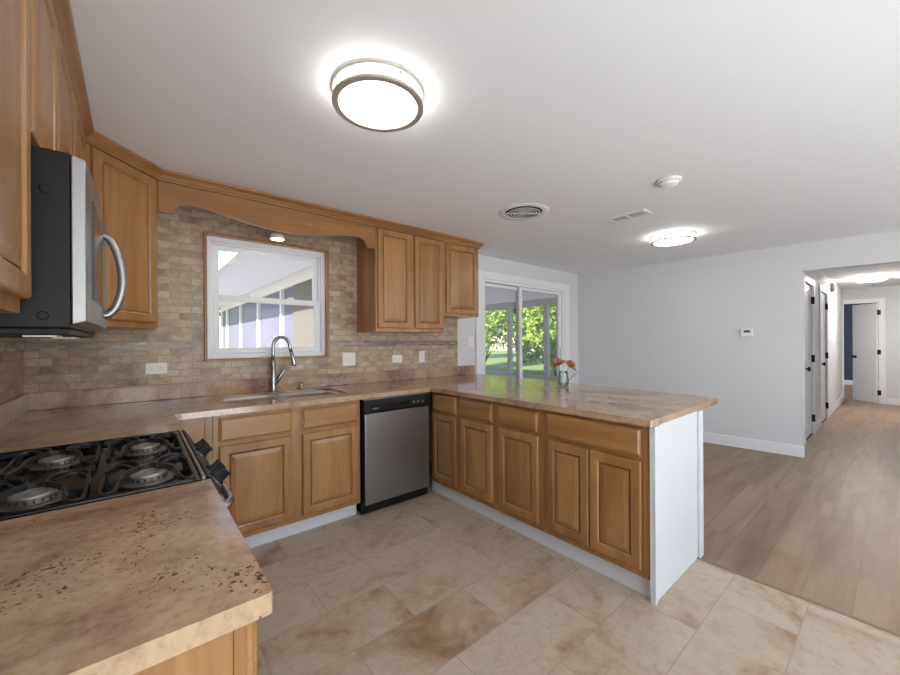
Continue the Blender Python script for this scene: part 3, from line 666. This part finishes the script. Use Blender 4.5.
def ribbon(mb, P, closed, wd, ht):
    # flat upright band following a smooth path
    P = [Vector(q) for q in P]; n = len(P); Q = []
    for k in range(n if closed else n-1):
        a, b, c, d = (P[(k-1) % n], P[k], P[(k+1) % n], P[(k+2) % n]) if closed else (P[max(k-1, 0)], P[k], P[k+1], P[min(k+2, n-1)])
        for q in range(5):
            u = q/5; Q.append(.5*((2*b)+(c-a)*u+(2*a-5*b+4*c-d)*u*u+(3*b-a-3*c+d)*u*u*u))
    if not closed: Q.append(P[-1])
    N = len(Q); i0 = len(mb.v)
    for k in range(N):
        d = (Q[(k+1) % N]-Q[k-1]) if closed else (Q[min(k+1, N-1)]-Q[max(k-1, 0)]); l = Vector((d.y, -d.x, 0)).normalized()*wd/2
        q = Q[k]
        mb.v += [tuple(q-l+Vector((0, 0, -ht))), tuple(q+l+Vector((0, 0, -ht))), tuple(q+l), tuple(q+l*.5+Vector((0, 0, .003))), tuple(q-l*.5+Vector((0, 0, .003))), tuple(q-l)]
    for k in range(N if closed else N-1):
        for j in range(6):
            a, b = i0+k*6+j, i0+k*6+(j+1) % 6; k2 = i0+((k+1) % N)*6
            mb.f.append([a, b, k2+(j+1) % 6, k2+j]); mb.sm.append(False)
    if not closed: mb.f.append([i0+j for j in range(6)]); mb.f.append([i0+(N-1)*6+j for j in range(6)]); mb.sm += [False, False]
for bx in BX:
    for by in BY:
        mb = MB()
        for e in (-1, 1):
            T = lambda q: (bx+e*q[0], by+q[1], q[2])
            ribbon(mb, [T(q) for q in ((.018, .034, .930), (.030, .085, .931), (.060, .112, .930), (.092, .104, .926), (.101, .070, .924), (.102, -.02, .920), (.103, -.120, .918), (.094, -.150, .918), (.076, -.140, .920), (.066, -.095, .926), (.060, -.040, .931), (.034, .010, .931))], True, .008, .013)
            ribbon(mb, [T(q) for q in ((.101, .045, .924), (.080, .072, .930), (.055, .060, .932), (.036, .020, .931))], False, .007, .010)
            for q in ((.098, -.135), (.098, .088)): mb.box(bx+e*q[0]-.006, by+q[1]-.006, .8936, bx+e*q[0]+.006, by+q[1]+.006, .918)
        ribbon(mb, [(bx-.020, by+.034, .929), (bx, by+.040, .929), (bx+.020, by+.034, .929)], False, .008, .012)
        mb.build('grate', iron_m, t)

# ------------------------------------------------------------------ microwave
t = thing('microwave', 'over the range microwave with stainless front and black side', 'microwave', (.012, RY1+.004, 1.322))
MLn = RY0-RY1-.008
box('body', black_m, t, .0, 0, .020, .376, MLn, .440, .003)
def mfront(x, y0, y1, z0, z1, dep, name, m, par):
    mb = MB(); n = 10; bul = .014
    for k in range(n+1):
        y = y0+(y1-y0)*k/n; s_ = 1-(2*k/n-1)**2
        mb.v += [(x, y, z0), (x+dep+bul*s_*.6, y, z0+.008), (x+dep+bul*s_*.6, y, z1-.008), (x, y, z1)]
    for k in range(n):
        for j in range(4): mb.f.append([k*4+j, k*4+(j+1) % 4, (k+1)*4+(j+1) % 4, (k+1)*4+j]); mb.sm.append(j == 1)
    mb.f.append([0, 1, 2, 3]); mb.f.append([n*4+q for q in (3, 2, 1, 0)]); mb.sm += [False, False]
    return mb.build(name, m, par, .003)
dr = mfront(.377, .0, MLn*.74, .028, .440, .026, 'door', steel_m, t)
box('door_window', enamel_m, dr, .4025, .10, .10, .4125, MLn*.60, .36, .001)
mfront(.377, MLn*.745, MLn, .028, .440, .026, 'control_panel', steel_m, t)
hy = MLn*.80
hp = [(.400, hy, .085), (.420, hy, .088), (.440, hy, .115), (.455, hy, .165), (.460, hy, .215), (.456, hy, .270), (.446, hy, .325), (.425, hy, .375), (.400, hy, .385)]
HQ = [Vector(hp[0])]
for k in range(len(hp)-1):
    for q in (1, 2, 3): HQ.append(Vector(hp[k]).lerp(Vector(hp[k+1]), q/3))
HQ = [HQ[0]]+[(HQ[k-1]+HQ[k]*2+HQ[k+1])/4 for k in range(1, len(HQ)-1)]+[HQ[-1]]
MB().tube(HQ, .014, 14, flat=1.0).build('handle', steel_m, t)
box('underside', black_m, t, .01, .02, .004, .372, MLn-.02, .0198, .003)
for y in (.12, MLn-.22): box('task_light', plastic_m, t, .28, y, .0, .34, y+.10, .0038)
mb = MB().lathe([(.0, 0), (.010, 0), (.010, -.0025), (.007, -.003), (0, -.002)], (.335, -.0, .345), 16, 'y'); mb.build('screw_cap', black_m, t)
mb = MB().lathe([(.0, 0), (.010, 0), (.010, -.0025), (.007, -.003), (0, -.002)], (.33, -.0, .048), 16, 'y'); mb.build('screw_cap', black_m, t)

# ------------------------------------------------------------------ outlets, switches, thermostat
def plate(name, label, cat, c, wd, ht, kind, n=1):
    x, z = W(*c); t = thing(name, label, cat, (x, WY-.0112, z))
    box('cover_plate', plastic_m, t, -wd/2, -.006, -ht/2, wd/2, 0, ht/2, .002)
    if kind == 'outlet':
        for s_ in (-1, 1):
            o = box('socket', plastic_m, t, s_*.025-.014, -.0085, -.017, s_*.025+.014, -.006, .017, .003)
            for q in (-.006, .006): box('slot', slot_m, o, s_*.025-.005, -.0090, q-.0012, s_*.025+.004, -.0084, q+.0012)
    else:
        for q in range(n):
            cx_ = (q-(n-1)/2)*.036
            o = box('rocker', plastic_m, t, cx_-.012, -.0085, -.032, cx_+.012, -.006, .032, .002)
    return t
plate('wall_outlet', 'white double outlet set sideways left of the sink window', 'outlet', (.617, 1.133), .118, .076, 'outlet')
plate('light_switch', 'white three gang switch plate just right of the sink window', 'light switch', (2.003, 1.149), .128, .122, 'switch', 3)
plate('wall_outlet', 'white sideways outlet under the two door wall cabinet', 'outlet', (2.517, 1.134), .118, .076, 'outlet')
plate('light_switch', 'white single switch plate under the cabinet near backsplash end', 'light switch', (2.818, 1.148), .074, .122, 'switch', 1)
x, z = W(3.53, 1.295); t = thing('light_switch', 'white double switch plate on grey wall beside the sliding door', 'light switch', (x, WY-.0005, z))
box('cover_plate', plastic_m, t, -.05, -.006, -.06, .05, 0, .06, .002)
for q in (-.02, .02): box('rocker', plastic_m, t, q-.012, -.0085, -.032, q+.012, -.006, .032, .002)
ty = -2.07; t = thing('thermostat', 'white thermostat with grey screen on the long grey wall', 'thermostat', (FX(ty)-.0005, ty, 1.385), math.atan(.09)+PI/2*0)
box('housing', plastic_m, t, -.024, -.058, -.048, 0, .058, .048, .004); box('screen', plain('grey_lcd', srgb(96, 102, 98), .3), t, -.0255, -.030, .004, -.024, .028, .034)

# ------------------------------------------------------------------ ceiling fittings
def ceiling_light(label, x, y, R, gm, group=None):
    t = thing('ceiling_light', label, 'ceiling light', (x, y, ZC-.064))
    MB().lathe([(0, .0635), (R-.02, .0635), (R-.02, .054), (0, .054)], (0, 0, 0), 48).build('mounting_plate', plastic_m, t)
    MB().lathe([(0, .004), (R*.5, .003), (R-.045, .005), (R-.022, .011), (R-.018, .022), (R-.018, .0535), (0, .0535)], (0, 0, 0), 48).build('diffuser', gm, t)
    for nm, z0, z1, wi in (('lower_ring', .0, .012, .026), ('upper_ring', .050, .060, .012)):
        MB().lathe([(R-wi, z0), (R, z0), (R, z1), (R-wi, z1)], (0, 0, 0), 56, closed=True).build(nm, nickel_m, t, .001)
    for k in range(4):
        a_ = PI/4+k*PI/2+.75; MB().tube([((R-.007)*math.cos(a_), (R-.007)*math.sin(a_), .012), ((R-.007)*math.cos(a_), (R-.007)*math.sin(a_), .050)], .004, 8).build('ring_post', nickel_m, t)
    return t
ceiling_light('large round flush ceiling light with nickel rings over the kitchen floor', 1.303, -1.822, .190, glow_m)
ceiling_light('round flush ceiling light with nickel rings over the dining area', 4.69, -1.77, .20, glow_dining_m)
ceiling_light('round flush ceiling light in the hall beyond the opening', 10.2, -2.93, .19, glow_hall_m)
t = thing('ceiling_vent', 'round white ceiling vent with concentric louvres', 'vent', (2.955, -1.262, ZC-.014))
MB().lathe([(.205, .0135), (.203, .011), (.156, .009), (.150, .0095), (.150, .0135)], (0, 0, 0), 56).build('outer_flange', trim_m, t)
MB().lathe([(0, .0128), (.149, .0128), (.149, .0135), (0, .0135)], (0, 0, 0), 40).build('duct_backing', slot_m, t)
for k in range(5): MB().lathe([(.026+.025*k, .001), (.034+.025*k, .002), (.034+.025*k, .0035), (.026+.025*k, .0025)], (0, 0, 0), 48, closed=True).build('louvre', trim_m, t)
MB().lathe([(0, .0), (.012, .0), (.012, .010), (0, .010)], (0, 0, 0), 20).build('hub', trim_m, t)
mb = MB().box(-.146, -.006, .0, .146, .006, .004); o = mb.build('crossbar', trim_m, t); o.rotation_euler = (0, 0, -.69)
t = thing('ceiling_register', 'small rectangular white ceiling register between vent and dining light', 'vent', (3.722, -1.762, ZC-.010))
mb = MB().box(-.085, -.165, .0, -.055, .165, .0095).box(.055, -.165, 0, .085, .165, .0095).box(-.055, -.165, 0, .055, -.135, .0095).box(-.055, .135, 0, .055, .165, .0095).box(-.055, -.008, 0, .055, .008, .0095); mb.build('frame', trim_m, t, .002)
box('backing', ventgrey_m, t, -.055, -.135, .008, .055, .135, .0095)
for k in range(9):
    for s_ in (-1, 1):
        y = s_*(.016+k*.0138); MB().prism([(y, .004), (y, .0055), (y+.004*s_, .0055), (y+.004*s_, .004)], 'x', -.055, .055).build('louvre', trim_m, t)
t = thing('smoke_detector', 'round white smoke detector on the ceiling', 'smoke detector', (3.215, -2.262, ZC-.042))
MB().lathe([(0, .0415), (.074, .0415), (.074, .030), (.062, .026), (0, .026)], (0, 0, 0), 36).build('base', plastic_m, t)
MB().lathe([(0, .0), (.04, .002), (.056, .012), (.058, .024), (0, .0255)], (0, 0, 0), 36).build('cover', plastic_m, t)
# little puck light under the valance
t = thing('puck_light', 'small lit ribbed puck light hanging below the valance', 'light', (1.352, -.16, 2.096))
pr = [(.0, .034)]+[(.050, .034), (.050, .004), (.044, .0)]
MB().lathe([(0, .050), (.020, .050), (.050, .044), (.052, .006), (.047, .002), (.045, .006)], (0, 0, 0), 28).build('housing', plain('frosted_shade', srgb(230, 222, 208), .3), t)
MB().lathe([(.045, .004), (0, .003)], (0, 0, 0), 28).build('lens', puck_m, t)
box('bracket', plastic_m, t, -.012, .0, .0502, .012, .198, .056)

# ------------------------------------------------------------------ vase and flowers
VX, VY = 3.30, -1.40
t = tag(MB().lathe([(0, .001), (.040, .001), (.044, .006), (.046, .05), (.040, .095), (.034, .115), (.038, .130), (.036, .130), (.032, .115), (.038, .094), (.043, .05), (.040, .010), (0, .008)], (0, 0, 0), 32).build('glass_vase', vase_m, None), 'small clear glass vase standing on the breakfast bar', 'vase')
t.location = (VX, VY, CT+.0005)
stem_m = plain('dusty_green_stem', srgb(88, 92, 84), .6); leaf_m = plain('blue_green_leaf', srgb(104, 110, 116), .6, var=.15)
petal_m = plain('rust_orange_petal', srgb(216, 158, 122), .6, var=.2, scale=60)
def blossom(label, p0, p1, tilt, R):
    t = thing('silk_flower', label, 'flower', (VX, VY, CT+.01), 0, 'rust orange flowers in the glass vase')
    a, b = Vector(p0), Vector(p1); mid = (a+b)/2+Vector((0, 0, .015))
    MB().tube([a, mid, b], .0028, 6).build('stem', stem_m, t)
    d = Vector(tilt).normalized(); q = d.to_track_quat('Z', 'Y').to_matrix()
    mb = MB()
    for ring, (n, r_, lift, open_) in enumerate(((5, .35, .85, .25), (7, .65, .65, .6), (9, 1.0, .35, .95))):
        for k in range(n):
            an = 2*PI*(k+.5*ring)/n; u = Vector((math.cos(an), math.sin(an), 0)); v = Vector((-math.sin(an), math.cos(an), 0)); g = []
            for i in range(5):
                s_ = i/4; wd = R*.42*math.sin(PI*min(.15+s_*.85, .93))**.8; out = R*r_*s_; hz_ = R*lift*math.sin(s_*PI*.5)*(1-.35*open_*s_)
                for j in (-1, 0, 1): g.append(b+q@(u*out+v*(wd*j)+Vector((0, 0, hz_+(.10*R if j else 0)))))
            for i in range(4):
                for j in (0, 1): mb.face([g[i*3+j], g[i*3+j+1], g[i*3+j+4], g[i*3+j+3]], True)
    o = mb.build('petals', petal_m, t, fix=False)
blossom('rust orange silk flower leaning left in the vase', (-.02, .006, .0), (-.030, .022, .168), (-.3, .15, .9), .068)
blossom('rust orange silk flower leaning right in the vase', (.012, -.012, .0), (.030, -.030, .156), (.45, -.5, .8), .070)
def sprig(label, p0, p1, n):
    t = thing('leaf_sprig', label, 'leaf sprig', (VX, VY, CT+.01), 0, 'leaf sprigs in the glass vase')
    a, b = Vector(p0), Vector(p1); MB().tube([a, (a+b)/2+Vector((0, 0, .012)), b], .0022, 6).build('stem', stem_m, t)
    mb = MB()
    for k in range(n):
        s_ = .62+.38*k/(n-1); c = a.lerp(b, s_)+Vector((0, 0, .006)); d = (b-a).normalized()*.6+Vector(((-1)**k*.5, (-1)**k*-.5, -.2)); d.normalize()
        sd = d.cross(Vector((0, 0, 1))).normalized(); L_ = .042
        mb.face([c, c+d*L_*.4+sd*.013, c+d*L_, c+d*L_*.4-sd*.013], False)
    mb.build('leaves', leaf_m, t, fix=False)
sprig('grey green leaf sprig drooping to the right of the vase', (.02, -.008, .0), (.085, -.075, .112), 4)
sprig('grey green leaf sprig reaching left of the vase', (-.006, .018, 0), (-.07, .055, .135), 4)
sprig('grey green leaf sprig upright in the middle of the vase', (.0, -.02, 0), (.005, -.05, .115), 3)

# ------------------------------------------------------------------ outdoors: porch, garden
grass_m = plain('sunlit_grass', srgb(150, 165, 92), .9, var=.35, scale=1.5)
conc_m = plain('porch_concrete', srgb(172, 168, 160), .85, var=.08, scale=2)
porch_m = plain('white_porch_paint', srgb(218, 218, 216), .6, var=.02)
roof_m, n, p, N, L = newmat('white_translucent_roof_sheet')
p.inputs['Base Color'].default_value = srgb(226, 226, 232); p.inputs['Roughness'].default_value = .7
tl = N('ShaderNodeBsdfTranslucent'); tl.inputs[0].default_value = srgb(230, 226, 224); mx = N('ShaderNodeMixShader'); mx.inputs[0].default_value = .36
L(p.outputs[0], mx.inputs[1]); L(tl.outputs[0], mx.inputs[2]); L(mx.outputs[0], n.nodes['Material Output'].inputs[0])
taupe_m = plain('taupe_siding', srgb(104, 97, 90), .7, var=.03)
brick_o = plain('brown_brick', srgb(128, 96, 74), .8, var=.3, scale=9)
sbox('ground', grass_m, -14, 12.5, -.5, 45, 45, -.14, label='lawn behind the porch', cat='lawn')
sbox('porch_floor', conc_m, -14, .18, -.3, 11.0, 12.49, -.04, label='grey concrete porch floor', cat='porch floor')
sbox('ground_side', grass_m, 11.01, .18, -.5, 45, 12.49, -.14, label='lawn beside the porch', cat='lawn')
mb = MB(); i = 0
zr = lambda x: 2.635-.002*(x-1.7)
mb.prism([(1.72, zr(1.72)), (10.5, zr(10.5)), (10.5, zr(10.5)+.10), (1.72, zr(1.72)+.10)], 'y', .18, 12.4)
struct(mb.build('porch_roof', roof_m), 'white underside of the porch roof', 'roof')
sbox('trim_4', porch_m, 1.62, .18, 2.565, 1.715, 12.4, 2.765, label='white fascia beam along the porch roof edge', cat='beam')
t = thing('screen_wall', 'white framed dark screen wall seen through the sink window', 'screen wall', (2.9, 0, -.04))
ztop = zr(2.9)-.01+.04
ysp = [4.15, 5.10, 7.05, 9.10, 11.15, 12.2]
for k, y in enumerate(ysp):
    wd = .05 if k != 4 else .11
    if k: box('post', porch_m, t, -.05, y-wd, 0, .05, y+wd, ztop-.22)
    if k: box('screen_panel', screen_m, t, -.004, ysp[k-1]+.12, .12, .004, y-.12, ztop-.22)
box('top_beam', porch_m, t, -.06, .22, ztop-.22, .06, 12.3, ztop-.005)
box('bottom_rail', porch_m, t, -.05, 4.2, 0.002, .05, 12.1, .118)
box('solid_panel', taupe_m, t, -.05, .22, .002, .05, 4.26, ztop-.221)
t = thing('screen_wall', 'open white porch posts and beam seen through the sliding door', 'screen wall', (10.1, 0, -.04))
zt2 = zr(10.1)-.01+.04
box('top_beam', porch_m, t, -.07, .25, 2.42, .07, 12.3, zt2-.01)
for y in (.75, 2.18, 3.64, 5.10, 6.65, 8.2, 9.9, 11.6): box('post', porch_m, t, -.06, y-.07, 0, .06, y+.07, 2.419)
box('bottom_rail', porch_m, t, -.05, .25, .18, .05, 12.3, .28)
o = box('pier', brick_o, None, 9.62, .22, -.04, 9.98, .95, 2.25); tag(o, 'brown brick pier at the porch corner beyond the slider', 'pier')

leafA = plain('bright_leaf', srgb(158, 186, 82), .6, var=.4, scale=2.2); leafB = plain('mid_leaf', srgb(122, 158, 66), .6, var=.4, scale=2.2); leafC = plain('dark_leaf', srgb(66, 92, 46), .6, var=.4, scale=2.2)
bark_m = plain('grey_bark', srgb(112, 100, 88), .9, var=.25, scale=12)
def foliage(seed, n, size, h, rad):
    rnd = random.Random(seed); mb = MB(); cl = []
    for k in range(16):
        a_ = rnd.uniform(0, 2*PI); rr = rad*math.sqrt(rnd.random())*.75; z = h*rnd.uniform(.22, .95)
        cl.append((rr*math.cos(a_), rr*math.sin(a_), z, rad*rnd.uniform(.28, .5)))
    for k in range(n):
        c = cl[k % 16]; d = Vector((rnd.gauss(0, 1), rnd.gauss(0, 1), rnd.gauss(0, 1))).normalized()*c[3]*rnd.uniform(.55, 1.05)
        p_ = Vector(c[:3])+d; u = Vector((rnd.gauss(0, 1), rnd.gauss(0, 1), rnd.gauss(0, 1)-.3)).normalized(); v = u.cross(Vector((rnd.gauss(0, 1), rnd.gauss(0, 1), rnd.gauss(0, 1)))).normalized()
        s_ = size*rnd.uniform(.6, 1.3); mb.face([p_, p_+u*s_*.5+v*s_*.28, p_+u*s_, p_+u*s_*.5-v*s_*.28])
    return mb
fol = []
for sd, mt in ((1, leafA), (2, leafB), (3, leafC)):
    o = foliage(sd, 7000, .20, 4.2, 1.9).build('foliage', mt, None, fix=False); fol.append(o.data); bpy.data.objects.remove(o)
o = MB().tube([(0, 0, 0), (.05, .02, .9), (-.04, .06, 1.9), (.03, 0, 3.0)], [.14, .11, .08, .04], 8).build('trunk', bark_m); trunk = o.data
mb = MB(); rnd = random.Random(5)
for k in range(14):
    a_ = rnd.uniform(0, 2*PI); mb.tube([(0, 0, .1), (.5*math.cos(a_), .5*math.sin(a_), rnd.uniform(.8, 1.5)), (1.1*math.cos(a_), 1.1*math.sin(a_), rnd.uniform(1.2, 2.6))], [.03, .02, .01], 5)
bpy.data.objects.remove(o); o = mb.build('branches', bark_m); twigs = o.data; bpy.data.objects.remove(o)
spots = [(14.0, 5.9, .90, 0, 'bright green tree just beyond the porch, rightmost through the sliding door'),
         (14.3, 10.6, .95, 0, 'bright leafy tree at the left edge of the sliding door view'),
         (20.2, 12.8, 1.45, 1, 'taller mid green tree in the gap between the two bright trees'),
         (20.4, 5.0, 1.35, 2, 'dark green tree behind the rightmost bright tree'),
         (21.0, 20.4, 1.45, 2, 'dark green tree at the far lawn edge behind the left bright tree'),
         (28.5, 14.2, 1.6, 2, 'tall dark tree farthest behind the lawn'),
         (2.0, 18.0, 1.2, 2, 'dark tree beyond the screen wall in the sink window'),
         (-4.6, 19.0, 1.25, 1, 'mid green tree at the left of the sink window view'),
         (8.4, 19.5, 1.2, 2, 'dark tree hidden behind the porch screen wall')]
for k, (x, y, s_, kd, lb) in enumerate(spots):
    t = thing('tree', lb, 'tree', (x, y, -.14), rnd.uniform(0, 6), 'garden trees behind the porch'); t.scale = (s_, s_, s_)
    for nm, me in (('foliage', fol[kd]), ('trunk', trunk), ('branches', twigs)):
        c = bpy.data.objects.new(nm, me); COL.objects.link(c); c.parent = t
